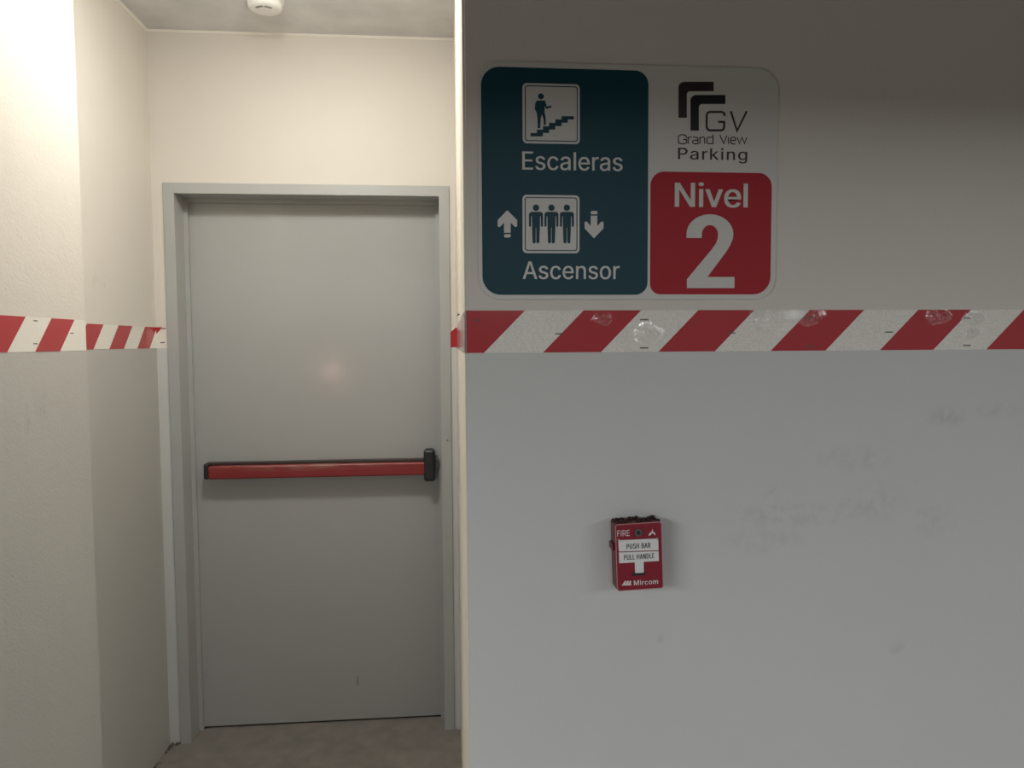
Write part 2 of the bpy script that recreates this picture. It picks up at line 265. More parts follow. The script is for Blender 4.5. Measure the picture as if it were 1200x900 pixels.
 's': (365, [[(182,-8),(145,-5),(112,3),(84,18),(62,38),(45,63),(36,94),(94,107),(105,79),(124,60),(150,49),(181,45),(217,50),(244,62),(262,81),(268,103),(265,121),(254,136),(237,147),(212,155),(149,170),(104,186),(72,208),(53,237),(47,274),(51,305),(65,332),(87,354),(115,370),(149,381),(187,384),(223,381),(254,372),(279,358),(299,339),(314,316),(324,290),(268,277),(258,298),(243,316),(219,328),(187,333),(156,329),(131,317),(114,299),(109,277),(112,258),(124,243),(144,232),(172,223),(229,209),(275,194),(306,171),(325,142),(331,107),(326,75),(312,47),(290,24),(260,6),(223,-5)]]),
 'v': (389, [[(163,0),(17,379),(84,379),(165,155),(173,132),(180,110),(187,87),(193,64),(199,42),(206,21),(184,21),(191,42),(197,64),(203,87),(209,110),(216,132),(224,155),(305,379),(371,379),(226,0)]]),
}
def signed(p): return sum(p[i][0]*p[(i+1)%len(p)][1] - p[(i+1)%len(p)][0]*p[i][1] for i in range(len(p)))
CAP = max(y for x, y in G['E'][1][0])
STEM = min(x for x, y in G['L'][1][0]), sorted(set(x for x, y in G['L'][1][0]))[1]
ASC = max(y for c in G['k'][1] for x, y in c)
G['I'] = (STEM[0]*2 + STEM[1] - STEM[0], [[(STEM[0], 0), (STEM[1], 0), (STEM[1], CAP), (STEM[0], CAP)]])
G['l'] = (int(STEM[0]*1.6) + STEM[1] - STEM[0], [[(STEM[0]*0.8, 0), (STEM[0]*0.8 + STEM[1] - STEM[0], 0), (STEM[0]*0.8 + STEM[1] - STEM[0], ASC), (STEM[0]*0.8, ASC)]])
G[' '] = (230, [])
def bowl(x0, x1, y0, y1, r, n=8):
    return [(x0, y0)] + [(x1 - r + r*math.cos(math.pi/2*(i/n - 1)), y0 + r + r*math.sin(math.pi/2*(i/n - 1))) for i in range(n+1)] + [(x1 - r + r*math.cos(math.pi/2*i/n), y1 - r + r*math.sin(math.pi/2*i/n)) for i in range(n+1)] + [(x0, y1)]
T_ = STEM[1] - STEM[0]
PB = [[(STEM[0], 0), (STEM[1], 0), (STEM[1], CAP), (STEM[0], CAP)]]
def loop(y0, y1, x1): return [bowl(STEM[0] + T_*0.5, x1, y0, y1, (y1-y0)/2 - 1), bowl(STEM[0] + T_*0.5, x1 - T_, y0 + T_*0.92, y1 - T_*0.92, (y1-y0)/2 - T_*0.92 - 1)[::-1]]
HOLED = {'P': (445, PB, [loop(CAP*0.40, CAP, 410)]), 'B': (456, PB, [loop(CAP*0.47, CAP, 400), loop(0, CAP*0.47 + T_*0.92, 425)]), 'D': (502, PB, [loop(0, CAP, 465)]),
         'R': (455, PB + [[(STEM[1] + 110, CAP*0.44), (STEM[1] + 110 + T_*1.15, CAP*0.44), (435, 0), (435 - T_*1.2, 0)]], [loop(CAP*0.40, CAP, 405)])}
def text_bm(s, x0, x1, zb, cap, yf, th=0.0004, bold=0.0, spacing=0):
    """lettering fitted to x0..x1 with its baseline at zb and the given capital height"""
    groups, x = [], 0
    for ch in s:
        adv, cs = G[ch]
        if ch in HOLED:
            adv, solids, loops = HOLED[ch]
            groups += [[[(px + x, py) for px, py in c]] for c in solids] + [[[(px + x, py) for px, py in c] for c in lp] for lp in loops]
        elif cs:
            sg0 = signed(cs[0]) > 0
            outs = [[c] for c in cs if (signed(c) > 0) == sg0]
            for c in cs:
                if (signed(c) > 0) != sg0: outs[0].append(c)
            groups += [[[(px + x, py) for px, py in c] for c in g] for g in outs]
        x += adv + spacing
    if bold:                                              # heavier weight: the same letters laid again a hair to each side
        groups = [[[(px + dx, py) for px, py in c] for c in g] for g in groups for dx in (-bold, 0, bold)]
    xs = [p[0] for g in groups for c in g for p in c]; a, b = min(xs), max(xs)
    sx, sz = (x1 - x0)/(b - a), cap/CAP
    bm = bmesh.new()
    for gi, g in enumerate(groups):
        cu = bpy.data.curves.new('t', 'CURVE'); cu.dimensions = '2D'; cu.fill_mode = 'BOTH'; cu.offset = 0
        for c in g:
            sp = cu.splines.new('POLY'); sp.points.add(len(c) - 1); sp.use_cyclic_u = True
            for q, (px, py) in zip(sp.points, c): q.co = (px/1000, py/1000, 0, 1)
        o = bpy.data.objects.new('t', cu); C.objects.link(o)
        me = bpy.data.meshes.new_from_object(o.evaluated_get(bpy.context.evaluated_depsgraph_get()))
        bpy.data.objects.remove(o); bpy.data.curves.remove(cu); 
        t = bmesh.new(); t.from_mesh(me); bmesh.ops.remove_doubles(t, verts=t.verts[:], dist=1e-5)
        for v in t.verts: v.co = Vector((x0 + (v.co.x*1000 - a)*sx, yf - (gi % 7)*1.5e-5, zb + v.co.y*1000*sz))
        t.to_mesh(me); t.free(); bm.from_mesh(me); bpy.data.meshes.remove(me)
    ext = bmesh.ops.extrude_face_region(bm, geom=bm.faces[:])
    for v in ext['geom']:
        if isinstance(v, bmesh.types.BMVert): v.co.y += th
    bmesh.ops.recalc_face_normals(bm, faces=bm.faces[:])
    return bm

# ---------------------------------------------------------------- palette
M_right = wall_mat('paint_right_wall', stains=((0.66, 1.22, 0.16, 0.03, 0.45), (0.62, 1.17, 0.10, 0.03, 0.3), (0.80, 1.33, 0.10, 0.03, 0.3), (0.99, 1.41, 0.05, 0.025, 0.5), (0.84, 1.24, 0.09, 0.05, 0.3), (0.97, 1.20, 0.06, 0.04, 0.3), (0.63, 1.26, 0.02, 0.03, 0.35), (0.90, 0.94, 0.02, 0.02, 0.4), (1.10, 1.42, 0.06, 0.02, 0.3), (0.41, 0.98, 0.012, 0.012, 0.45)))
M_back = wall_mat('paint_back_wall', bump=0.15)
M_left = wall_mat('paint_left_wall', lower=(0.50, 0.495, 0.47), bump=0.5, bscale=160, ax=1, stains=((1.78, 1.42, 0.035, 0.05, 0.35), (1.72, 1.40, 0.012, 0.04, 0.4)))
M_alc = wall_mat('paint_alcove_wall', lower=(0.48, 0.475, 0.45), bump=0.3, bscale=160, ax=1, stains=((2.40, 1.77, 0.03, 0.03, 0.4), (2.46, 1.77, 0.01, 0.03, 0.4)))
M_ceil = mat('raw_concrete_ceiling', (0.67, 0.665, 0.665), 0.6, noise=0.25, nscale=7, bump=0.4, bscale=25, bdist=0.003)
M_slab = mat('dark_concrete', (0.22, 0.205, 0.19), 0.7, noise=0.3, nscale=7)  # for the unseen slab and beam, kept dark to cut bounced light
M_floor = mat('concrete_floor', (0.22, 0.20, 0.178), 0.75, noise=0.35, nscale=14, bump=0.5, bscale=90, bdist=0.002)
M_cream = mat('cream_filler', (0.72, 0.67, 0.56), 0.6, noise=0.05, bump=0.2, bscale=60)
M_caulk = mat('pale_caulk', (0.82, 0.79, 0.72), 0.6)
M_door = mat('grey_door_enamel', (0.41, 0.415, 0.405), 0.30, coat=0.3, noise=0.03, nscale=5, bump=0.05, bscale=30)
M_frame = mat('grey_frame_enamel', (0.42, 0.425, 0.415), 0.4, noise=0.03, nscale=8)
M_void = mat('gap_shade_black', (0.01, 0.01, 0.01), 0.9)
M_white = tape_mat('tape_white', (0.86, 0.83, 0.76), True)
M_red = tape_mat('tape_red', (0.44, 0.014, 0.022))
M_ink = mat('tape_ink', (0.09, 0.08, 0.075), 0.5)

# ---------------------------------------------------------------- structure
struct('floor', B(box, -9, 9, -9, 4, -0.15, 0), M_floor, 'dark brown-grey bare concrete floor in front of the grey door', 'floor')
struct('ceiling', B(box, -1.5, XR + 0.3, YR, 3.2, ZC, ZC + 0.2), M_ceil, 'raw grey-brown concrete ceiling above the door alcove', 'ceiling')
struct('ceiling_slab', B(box, -9, 9, -9, YR, ZC, ZC + 0.2), M_slab, 'concrete slab over the parking aisle, darkened to cut bounced light', 'ceiling')
struct('shade_beam', B(box, -9, 9, -0.62, -0.22, 2.13, ZC), M_slab, 'unseen concrete beam added to shade the top of the right wall', 'beam')  # out-of-view blocker, added to darken the upper right wall
bm = bmesh.new(); box(bm, XR, 4.5, YR, 3.1, 0, ZC)
bmesh.ops.bevel(bm, geom=[e for e in bm.edges if all(abs(v.co.x - XR) < 1e-5 and abs(v.co.y - YR) < 1e-5 for v in e.verts)], offset=0.004, segments=3, affect='EDGES')
struct('wall_right', bm, M_right, 'wide two-tone wall right of the door, beige above the striped tape and grey below, carrying the sign', 'wall')
DX0, DX1, DZ = -1.066, 0.0054, 2.172
bm = bmesh.new(); box(bm, XL, DX0 + 0.02, YB, 3.1, 0, ZC); box(bm, DX1 - 0.02, XR, YB, 3.1, 0, ZC); box(bm, DX0 + 0.02, DX1 - 0.02, YB, 3.1, DZ - 0.02, ZC)
struct('wall_back', bm, M_back, 'cream wall over and beside the grey door at the back of the alcove', 'wall')
struct('wall_alcove', B(box, XL - 0.3, XL, YP - 0.1, 3.1, 0, ZC), M_alc, 'recessed left wall of the alcove between the pier and the door wall', 'wall')
struct('wall_left', B(box, -4.5, XP, YR, YP, 0, ZC), M_left, 'nearest rough-rolled wall at the left edge, its tape ending at the corner', 'wall')
struct('trim_1', B(box, XR - 0.0015, XR, YR + 0.005, YB, 0, ZC), M_cream, 'narrow cream plaster return at the left end of the wall with the sign', 'wall trim')
bm = bmesh.new()
xprism(bm, [(YB, ZC), (YB, ZC - 0.007), (YB - 0.002, ZC - 0.007), (YB - 0.007, ZC - 0.002), (YB - 0.007, ZC)], XL, XR)
struct('trim_2', bm, M_caulk, 'cream caulk line where the door wall meets the concrete ceiling', 'wall trim')
struct('trim_3', B(prism, [(XL, ZC), (XL, ZC - 0.007), (XL + 0.002, ZC - 0.007), (XL + 0.008, ZC - 0.002), (XL + 0.008, ZC)], YP, YB - 0.01), M_caulk, 'cream caulk line where the left alcove wall meets the concrete ceiling', 'wall trim')

q = bp(539, 522, 0, XR); r_ = bp(539.3, 566, 0, XR)
bm = bmesh.new(); xprism(bm, [(q.y - 0.010, q.z), (q.y + 0.010, q.z + 0.004), (q.y + 0.016, r_.z), (q.y + 0.002, r_.z - 0.004)], XR - 0.0030, XR - 0.0010)
o = obj('paint_chip', bm, mat('chip_white', (0.8, 0.78, 0.72), 0.6), bpy.data.objects['trim_1'], label='lifted white paint chip on the narrow return')
bm = bmesh.new(); xprism(bm, [(q.y - 0.016, q.z + 0.008), (q.y - 0.030, q.z + 0.010), (q.y - 0.024, r_.z - 0.02), (q.y - 0.012, r_.z)], XR - 0.0019, XR - 0.0010)
obj('paint_crack', bm, mat('crack_dark', (0.12, 0.10, 0.08), 0.9), bpy.data.objects['trim_1'], label='dark upright crack beside the chip')

# ---------------------------------------------------------------- door
YF, YS, YL = 2.855, 2.949, 2.965           # frame face, stop face, leaf face
door = thing('door_1', 'closed grey metal fire door with red push bar at the back of the alcove', 'door', ((DX0 + DX1)/2, YF, 0), kind='structure')
DO = tuple(door.location)
def dpart(name, bm, m, parent=None, **k): return obj(name, bm, m, parent or door, DO, **k)
fw_ = 0.040
fr = thing('door_frame', '', '', (0, 0, 0)); fr.parent = door
for k in ('label', 'category'): del fr[k]
def frame_piece(name, x0, x1, z0, z1):
    bm = bmesh.new(); rbox(bm, x0, x1, YF, YB + 0.16, z0, z1, 0.0008, 1); return dpart(name, bm, M_frame, fr)
frame_piece('jamb', DX0, DX0 + fw_, 0, DZ)
frame_piece('jamb', DX1 - fw_, DX1, 0, DZ)
frame_piece('head', DX0 + fw_ , DX1 - fw_, DZ - fw_, DZ)
st = 0.016
for (a, b, c, d) in ((DX0 + fw_, DX0 + fw_ + st, 0, DZ - fw_), (DX1 - fw_ - st, DX1 - fw_, 0, DZ - fw_), (DX0 + fw_ + st, DX1 - fw_ - st, DZ - fw_ - st, DZ - fw_)):
    dpart('door_stop', B(box, a, b, YS, YL - 0.002, c, d), M_frame, fr)
bm = bmesh.new(); bmesh.ops.create_cone(bm, cap_ends=True, segments=14, radius1=0.004, radius2=0.0035, depth=0.002)
bmesh.ops.rotate(bm, verts=bm.verts[:], matrix=Matrix.Rotation(math.pi/2, 3, 'X')); p = bp(524.5, 516, 1, YF)
bmesh.ops.translate(bm, verts=bm.verts[:], vec=(p.x, YF - 0.001, p.z))
dpart('screw', bm, mat('dull_steel', (0.22, 0.22, 0.21), 0.5, 0.6), fr, label='small dull screw head in the right jamb above the latch')
leaf = dpart('door_leaf', B(rbox, DX0 + fw_ + 0.004, DX1 - fw_ - 0.004, YL, YL + 0.045, 0.007, DZ - fw_ - 0.003, 0.0015, 1), M_door)
s_ = bp(419, 797, 1, YL)
dpart('scuff_mark', B(prism, rrect(s_.x - 0.003, s_.z - 0.022, s_.x + 0.003, s_.z + 0.02, 0.003, 3), YL - 0.0002, YL + 0.0004), mat('scuff_grey', (0.25, 0.245, 0.23), 0.6), leaf, label='short dark upright scuff low on the door')
dpart('gap_shade', B(box, DX0 + fw_, DX1 - fw_, YL + 0.02, YL + 0.04, 0.0, 0.007), M_void, label='black strip standing in for the shade under the door leaf')  # solid black strip, stands in for shade below the leaf

# push bar: > housing, push_pad, end_cap, lock_case, latch
M_black = mat('black_cast_metal', (0.018, 0.020, 0.020), 0.38, 0.0, noise=0.3, nscale=60)
M_house = mat('dark_bronze_housing', (0.045, 0.030, 0.026), 0.35, 0.4, noise=0.3, nscale=40)
m = bpy.data.materials.new('worn_red_pad'); m.use_nodes = True; nt = m.node_tree; b = nt.nodes['Principled BSDF']
b.inputs['Roughness'].default_value = 0.4
geo = N(nt, 'ShaderNodeNewGeometry'); mp = N(nt, 'ShaderNodeMapping'); mp.inputs['Scale'].default_value = (5, 5, 70)
lk(nt, geo.outputs['Position'], mp.inputs['Vector']); n = N(nt, 'ShaderNodeTexNoise'); n.inputs['Scale'].default_value = 2.2; n.inputs['Detail'].default_value = 5
lk(nt, mp.outputs[0], n.inputs['Vector']); sp = N(nt, 'ShaderNodeSeparateXYZ'); lk(nt, geo.outputs['Position'], sp.inputs[0])
up_ = N(nt, 'ShaderNodeMapRange'); up_.inputs[1].default_value = 1.058; up_.inputs[2].default_value = 1.082; lk(nt, sp.outputs[2], up_.inputs[0])
mid = N(nt, 'ShaderNodeMapRange'); mid.inputs[1].default_value = 0.42; mid.inputs[2].default_value = 0.02
lk(nt, math_(nt, 'ABSOLUTE', math_(nt, 'SUBTRACT', sp.outputs[0], -0.58)), mid.inputs[0])
thr = N(nt, 'ShaderNodeMapRange'); thr.inputs[1].default_value = 0.40; thr.inputs[2].default_value = 0.56; lk(nt, n.outputs['Fac'], thr.inputs[0])
wr = math_(nt, 'MULTIPLY', math_(nt, 'MULTIPLY', up_.outputs[0], mid.outputs[0]), thr.outputs[0])
mx = N(nt, 'ShaderNodeMix', data_type='RGBA'); mx.inputs[6].default_value = (0.25, 0.026, 0.027, 1); mx.inputs[7].default_value = (0.34, 0.16, 0.13, 1)
lk(nt, wr, mx.inputs[0]); lk(nt, mx.outputs[2], b.inputs['Base Color']); M_pad = m
bar = thing('push_bar', '', '', (0, 0, 0)); bar.parent = door; del bar['category']
bar['label'] = 'red panic push bar with black lock case across the grey door'
bx0, bx1 = -0.966, -0.10
bz0, bz1 = 1.034, 1.096
dpart('housing', B(rbox, bx0 + 0.004, bx1 + 0.01, YL - 0.040, YL, bz0 + 0.002, bz1, 0.006), M_house, bar, smooth=False, label='dark bronze back rail of the push bar')
dpart('push_pad', B(rbox, bx0 + 0.018, bx1 + 0.002, YL - 0.062, YL - 0.030, bz0, bz1 - 0.010, 0.007, 4), M_pad, bar, label='red pad with pale rubbed wear along its top')
dpart('end_cap', B(rbox, bx0, bx0 + 0.020, YL - 0.060, YL, bz0 - 0.001, bz1 + 0.001, 0.009, 4), M_black, bar, label='black end cap on the left of the push bar')
dpart('lock_case', B(rbox, -0.107, -0.062, YL - 0.068, YL, 1.008, 1.136, 0.012, 4), M_black, bar, label='black rounded lock case at the right end of the bar')
bm = bmesh.new(); rbox(bm, -0.063, -0.050, YL - 0.03, YL, 1.056, 1.105, 0.003, 2); rbox(bm, -0.064, -0.048, YL - 0.036, YL - 0.012, 1.084, 1.098, 0.004, 2)
dpart('latch', bm, mat('latch_grey', (0.20, 0.20, 0.19), 0.4, 0.5), bar, label='small grey latch beside the lock case')

# ---------------------------------------------------------------- hazard tape
TH = 0.0006
def clip(poly, ax, v, keep_less):
    out = []
    for i in range(len(poly)):
        p, q = poly[i], poly[(i+1) % len(poly)]
        ip = (p[ax] <= v) == keep_less or abs(p[ax]-v) < 1e-9; iq = (q[ax] <= v) == keep_less or abs(q[ax]-v) < 1e-9
        if ip: out.append(p)
        if ip != iq:
            t = (v - p[ax])/(q[ax] - p[ax]); out.append((p[0] + t*(q[0]-p[0]), p[1] + t*(q[1]-p[1])))
    return out
def stripes(u0, u1, z0, z1, ends, width, shear):
    res = []
    for e in ends:
        poly = [(e - width - shear, z0), (e - shear, z0), (e, z1), (e - width, z1)]
        poly = clip(clip(poly, 0, u0, False), 0, u1, True)
        if len(poly) > 2: res.append(poly)
    return res
def marks(build, spots, parent, off):
    for (u, z) in spots:                                  # each illegible imprint is a part of its own
        bm = bmesh.new(); x = u
        for wd in (0.0022, 0.0012, 0.0030, 0.0024, 0.0028, 0.0016):
            build(bm, [(x, z), (x + wd, z), (x + wd, z + 0.0025), (x, z + 0.0025)]); x += wd + 0.0006
        obj('ink_mark', bm, M_ink, parent, off)
# right wall: strip across the front, round the corner, along the return and onto the door wall
ZT, ZB = 1.6245, 1.5450
tr = thing('hazard_tape', 'red and white striped reflective tape on the right wall under the sign, glinting with wrinkles', 'tape', (XR, YR, ZB), 'striped hazard tape')
o_ = tuple(tr.location)
obj('tape_strip', B(prism, rrect(XR + 0.0005, ZB, 3.2, ZT, (0.001, 0.001, 0.001, 0.004), 4), YR - TH, YR), M_white, tr, o_, label='white face of the tape on the right wall')
for poly in stripes(XR + 0.001, 3.2, ZB, ZT, [0.143 + 0.2237*k for k in range(15)], 0.1115, 0.078):
    obj('red_stripe', B(prism, poly, YR - TH - 0.0003, YR - TH + 0.0001), M_red, tr, o_)
marks(lambda b_, p_: prism(b_, p_, YR - TH - 0.0005, YR - TH - 0.0001), [(bp(x, y, 1, YR).x, bp(x, y, 1, YR).z) for x, y in ((750, 375.5), (750, 408.5), (553, 376), (651, 392), (941, 373), (945, 406.5), (1037, 390), (1128, 373.5), (1128, 405.5), (852, 391))], tr, o_)
tr2 = thing('hazard_tape', 'short red and white tape on the cream return edge, beside the upper door frame', 'tape', (XR, YB, ZB), 'striped hazard tape')
tr = tr2; o_ = tuple(tr2.location)
obj('tape_strip', B(box, XR - TH - 0.0015, XR - 0.0015, YR - 0.0006, YB - 0.001, ZB, ZT), M_white, tr, o_, label='tape running along the narrow return towards the door')
for poly in stripes(YR - 0.0006, YB - 0.001, ZB, ZT, [YR + 0.002 + 0.112 + 0.2237*k - 0.12 + 0.2237 for k in range(-1, 7)], 0.1115, -0.078):
    obj('red_stripe', B(xprism, poly, XR - TH - 0.0018, XR - TH - 0.0014), M_red, tr, o_)
obj('tape_strip', B(box, DX1 + 0.0006, XR - 0.0015, YB - TH, YB, 1.547, 1.6245), M_white, tr, o_, label='tape end between the return and the door frame')
obj('red_stripe', B(prism, [(DX1 + 0.0006, 1.547), (XR - 0.002, 1.547), (XR - 0.002, 1.6245), (0.026, 1.6245), (DX1 + 0.0006, 1.607)], YB - TH - 0.0003, YB - TH + 0.0001), M_red, tr, o_)
# left pier
z0, z1 = 1.5495, 1.629
tp = thing('hazard_tape', 'striped red and white tape strip on the nearest left wall, ending at its corner', 'tape', (XP, YR, z0), 'striped hazard tape')
o_ = tuple(tp.location)
obj('tape_strip', B(box, XP, XP + TH, YR, YP - 0.002, z0, z1), M_white, tp, o_)
for poly in stripes(YR, YP - 0.002, z0, z1, [1.729 - 0.214, 1.729, 1.943], 0.107, 0.075):
    obj('red_stripe', B(xprism, poly, XP + TH - 0.0001, XP + TH + 0.0003), M_red, tp, o_)
marks(lambda b_, p_: xprism(b_, p_, XP + TH, XP + TH + 0.0003), [(bp(x, y, 0, XP).y, bp(x, y, 0, XP).z) for x, y in ((39, 376.5), (39, 403.5), (82, 391))], tp, o_)
# left recess, turned onto the door wall
ta = thing('hazard_tape', 'striped tape on the recessed left wall, turned onto the wall beside the door frame', 'tape', (XL, YB, z0), 'striped hazard tape')
o_ = tuple(ta.location)
obj('tape_strip', B(box, XL, XL + TH, YP + 0.25, YB, z0 + 0.001, z1 + 0.001), M_white, ta, o_)
for poly in stripes(YP + 0.25, YB - 0.001, z0 + 0.001, z1 + 0.001, [2.440, 2.6535, 2.867], 0.107, 0.073):
    obj('red_stripe', B(xprism, poly, XL + TH - 0.0001, XL + TH + 0.0003), M_red, ta, o_)
obj('tape_strip', B(box, XL + TH, DX0 - 0.0005, YB - TH, YB, z0 + 0.001, z1 + 0.001), M_white, ta, o_, label='turned end of the tape on the door wall')
obj('red_stripe', B(prism, [(XL + TH, 1.6045), (XL + TH, z1 + 0.001), (-1.0845, z1 + 0.001)], YB - TH - 0.0003, YB - TH + 0.0001), M_red, ta, o_)
for (x, y) in ((189.5, 385), (188, 401.5)):
    bm = bmesh.new(); p = bp(x, y, 1, YB); prism(bm, [(p.x, p.z - 0.002), (p.x + 0.016, p.z - 0.002), (p.x + 0.016, p.z + 0.002), (p.x, p.z + 0.002)], YB - TH - 0.0003, YB - TH)
    obj('ink_mark', bm, M_ink, ta, o_)
# nail
nl = bmesh.new(); p = bp(538, 367, 0, XR)
bmesh.ops.create_cone(nl, cap_ends=True, segments=10, radius1=0.0018, radius2=0.0018, depth=0.005)
bmesh.ops.rotate(nl, verts=nl.verts[:], matrix=Matrix.Rotation(math.pi/2, 3, 'Y')); bmesh.ops.translate(nl, verts=nl.verts[:], vec=(0.0025, 0, 0))
h_ = bmesh.new(); bmesh.ops.create_cone(h_, cap_ends=True, segments=12, radius1=0.004, radius2=0.004, depth=0.002)
bmesh.ops.rotate(h_, verts=h_.verts[:], matrix=Matrix.Rotation(math.pi/2, 3, 'Y')); me = bpy.data.meshes.new('t'); h_.to_mesh(me); nl.from_mesh(me); h_.free()
o = obj('nail', nl, mat('rusty_nail', (0.04, 0.035, 0.03), 0.5, 0.5)); o.location = (XR - 0.0063, 2.02, p.z - 0.012); o['label'] = 'tiny dark nail in the narrow cream return just above the striped tape'; o['category'] = 'nail'

# ---------------------------------------------------------------- sign
YG = YR - 0.004                                  # face of the sign board
def sp_(px, py): q = bp(px, py, 1, YG); return (q.x, q.z)
def srect(x0, y0, x1, y1):
    a, b_, c, d = sp_(x0, y0), sp_(x1, y0), sp_(x0, y1), sp_(x1, y1)
    return ((a[0]+c[0])/2, (c[1]+d[1])/2, (b_[0]+d[0])/2, (a[1]+b_[1])/2)
K = 0.00161
M_board = mat('sign_white', (0.62, 0.60, 0.565), 0.4)
M_teal = mat('sign_teal', (0.008, 0.052, 0.074), 0.45, spec=0.25)
M_sred = mat('sign_red', (0.38, 0.012, 0.022), 0.45, spec=0.25)
M_swh = mat('sign_white_print', (0.60, 0.585, 0.55), 0.4)
M_brown = mat('logo_brown', (0.030, 0.016, 0.018), 0.4)
M_blk = mat('logo_black', (0.006, 0.007, 0.012), 0.4)
sx0, sz0, sx1, sz1 = 0.0562, 1.6448, 0.6305, 2.0815
sg = thing('wall_sign', 'large rounded directory sign with teal and red panels above the tape on the right wall', 'sign', ((sx0+sx1)/2, YR, sz0))
o_ = tuple(sg.location)
def gp(name, bm, m, parent=None, label=None): return obj(name, bm, m, parent or sg, o_, label=label)
board = gp('board', B(prism, rrect(sx0, sz0, sx1, sz1, 0.042, 10), YG, YR - 0.0002), M_board, label='off-white rounded sign board')
Y1, Y2, Y3 = YG - 0.0006, YG - 0.0010, YG - 0.0014
x0, z0, x1, z1 = srect(564.5, 80.5, 759.3, 345.5)
teal = gp('teal_panel', B(prism, rrect(x0, z0, x1, z1, (0.034, 0.024, 0.026, 0.034)), Y1, YG + 0.0002), M_teal, label='dark teal panel pointing to stairs and lift')
rx0, rz0, rx1, rz1 = srect(762, 202, 903.5, 345)
redp = gp('red_panel', B(prism, rrect(rx0, rz0, rx1, rz1, (0.02, 0.034, 0.026, 0.026)), Y1, YG + 0.0002), M_sred, label='red panel with the level number')
def stext(s, px0, px1, base, cap_top, m, parent, y, **k):
    a = sp_(px0, base); b_ = sp_(px1, base); c = sp_((px0+px1)/2, cap_top); d = sp_((px0+px1)/2, base)
    return gp('lettering', text_bm(s, a[0], b_[0], (a[1]+b_[1])/2, c[1]-d[1], y, **k), m, parent, label='lettering reading ' + s)
stext('Escaleras', 612, 729.5, 199.6, 178.6, M_swh, teal, Y2, bold=6)
stext('Ascensor', 612.5, 726, 327, 306.6, M_swh, teal, Y2, bold=6)
stext('Nivel', 790.5, 876, 242.8, 214.7, M_swh, redp, Y2, bold=14)
def plate(px0, py0, px1, py1):
    x0, z0, x1, z1 = srect(px0, py0, px1, py1)
    pl = gp('pictogram_plate', B(prism, rrect(x0, z0, x1, z1, 0.008), Y2, YG), M_swh, teal)
    i = 0.0042; j = 0.0058
    gp('pictogram_border', B(ring, rrect(x0+i, z0+i, x1-i, z1-i, 0.005), rrect(x0+j, z0+j, x1-j, z1-j, 0.004), Y3, Y2 + 0.0002), M_teal, teal)
    return pl
plate(612.3, 98.2, 679.4, 168.6)
plate(612.3, 228.7, 679, 296.8)
def Z1(x, y): return sp_(540 + x/5, 60 + y/5)      # measured on five-fold enlargements of the sign
def Z2(x, y): return sp_(540 + x/5, 200 + y/5)
bm = bmesh.new()
c = Z1(469, 266); prism(bm, disc(*c, 17/5*K), Y3, Y2 + 0.0002)
prism(bm, [Z1(*q) for q in ((445,290),(492,290),(498,305),(504,326),(526,319),(531,326),(528,332),(500,339),(492,322),(490,360),(497,388),(498,432),(486,434),(484,396),(474,372),(468,396),(465,452),(450,452),(449,398),(444,362),(432,338),(436,305))], Y3, Y2 + 0.0002)
gp('climbing_figure', bm, M_teal, teal, label='dark figure climbing the stairs')
st_ = []
for i in range(6): st_ += [(408 + 36.5*i, 481 - 19.7*i), (445 + 36.5*i, 481 - 19.7*i)]
st_ += [(662, 382), (662, 401)]
pts = [(408, 500), (408, 481), (445, 481), (445, 461), (481, 461), (481, 441), (517, 441), (517, 421), (553, 421), (553, 401), (590, 401), (590, 382), (662, 382), (662, 401), (626, 401), (626, 420), (590, 420), (590, 440), (553, 440), (553, 460), (517, 460), (517, 480), (481, 480), (481, 500)]
gp('stair_symbol', B(prism, [Z1(*q) for q in pts], Y3, Y2 + 0.0002), M_teal, teal)
for cx in (440, 530.5, 621):
    bm = bmesh.new(); prism(bm, disc(*Z2(cx, 218), 18.5/5*K), Y3, Y2 + 0.0002)
    h = [(-30,244),(-24,242),(24,242),(30,244),(37,248),(41,258),(41,325),(38,329),(31,329),(29,325),(28,268),(24,268),(23,330),(20,420),(16,426),(6,426),(2,421),(1,334)]
    h = h + [(-x, y) for x, y in h[::-1] if (x, y) not in ((-30,244),(-24,242),(24,242),(30,244))] 
    h = [(-24,242),(24,242),(33,244),(39,250),(41,258),(41,325),(38,329),(31,329),(29,325),(28,268),(24,268),(23,330),(20,420),(16,426),(6,426),(2,421),(1.5,334),(-1.5,334),(-2,421),(-6,426),(-16,426),(-20,420),(-23,330),(-24,268),(-28,268),(-29,325),(-31,329),(-38,329),(-41,325),(-41,258),(-39,250),(-33,244)]
    prism(bm, [Z2(cx + x, y) for x, y in h], Y3, Y2 + 0.0002)
    gp('standing_figure', bm, M_teal, teal)
up = [(272,232),(330,290),(330,327),(318,331),(292,305),(292,364),(253,364),(253,305),(228,331),(216,327),(216,290)]
bm = bmesh.new(); prism(bm, [Z2(*q) for q in up], Y2, YG); prism(bm, [Z2(*q) for q in ((258,373),(289,372),(293,377),(291,388),(286,392),(258,392),(254,387),(254,377))], Y2, YG)
gp('up_arrow', bm, M_swh, teal)
dn = [(780,397),(836,338),(836,302),(824,298),(799,325),(799,264),(761,264),(761,325),(737,298),(725,302),(725,338)]
bm = bmesh.new(); prism(bm, [Z2(*q) for q in dn], Y2, YG); prism(bm, [Z2(*q) for q in ((766,236),(796,236),(800,241),(800,251),(797,256),(765,256),(761,251),(761,241))], Y2, YG)
gp('down_arrow', bm, M_swh, teal)
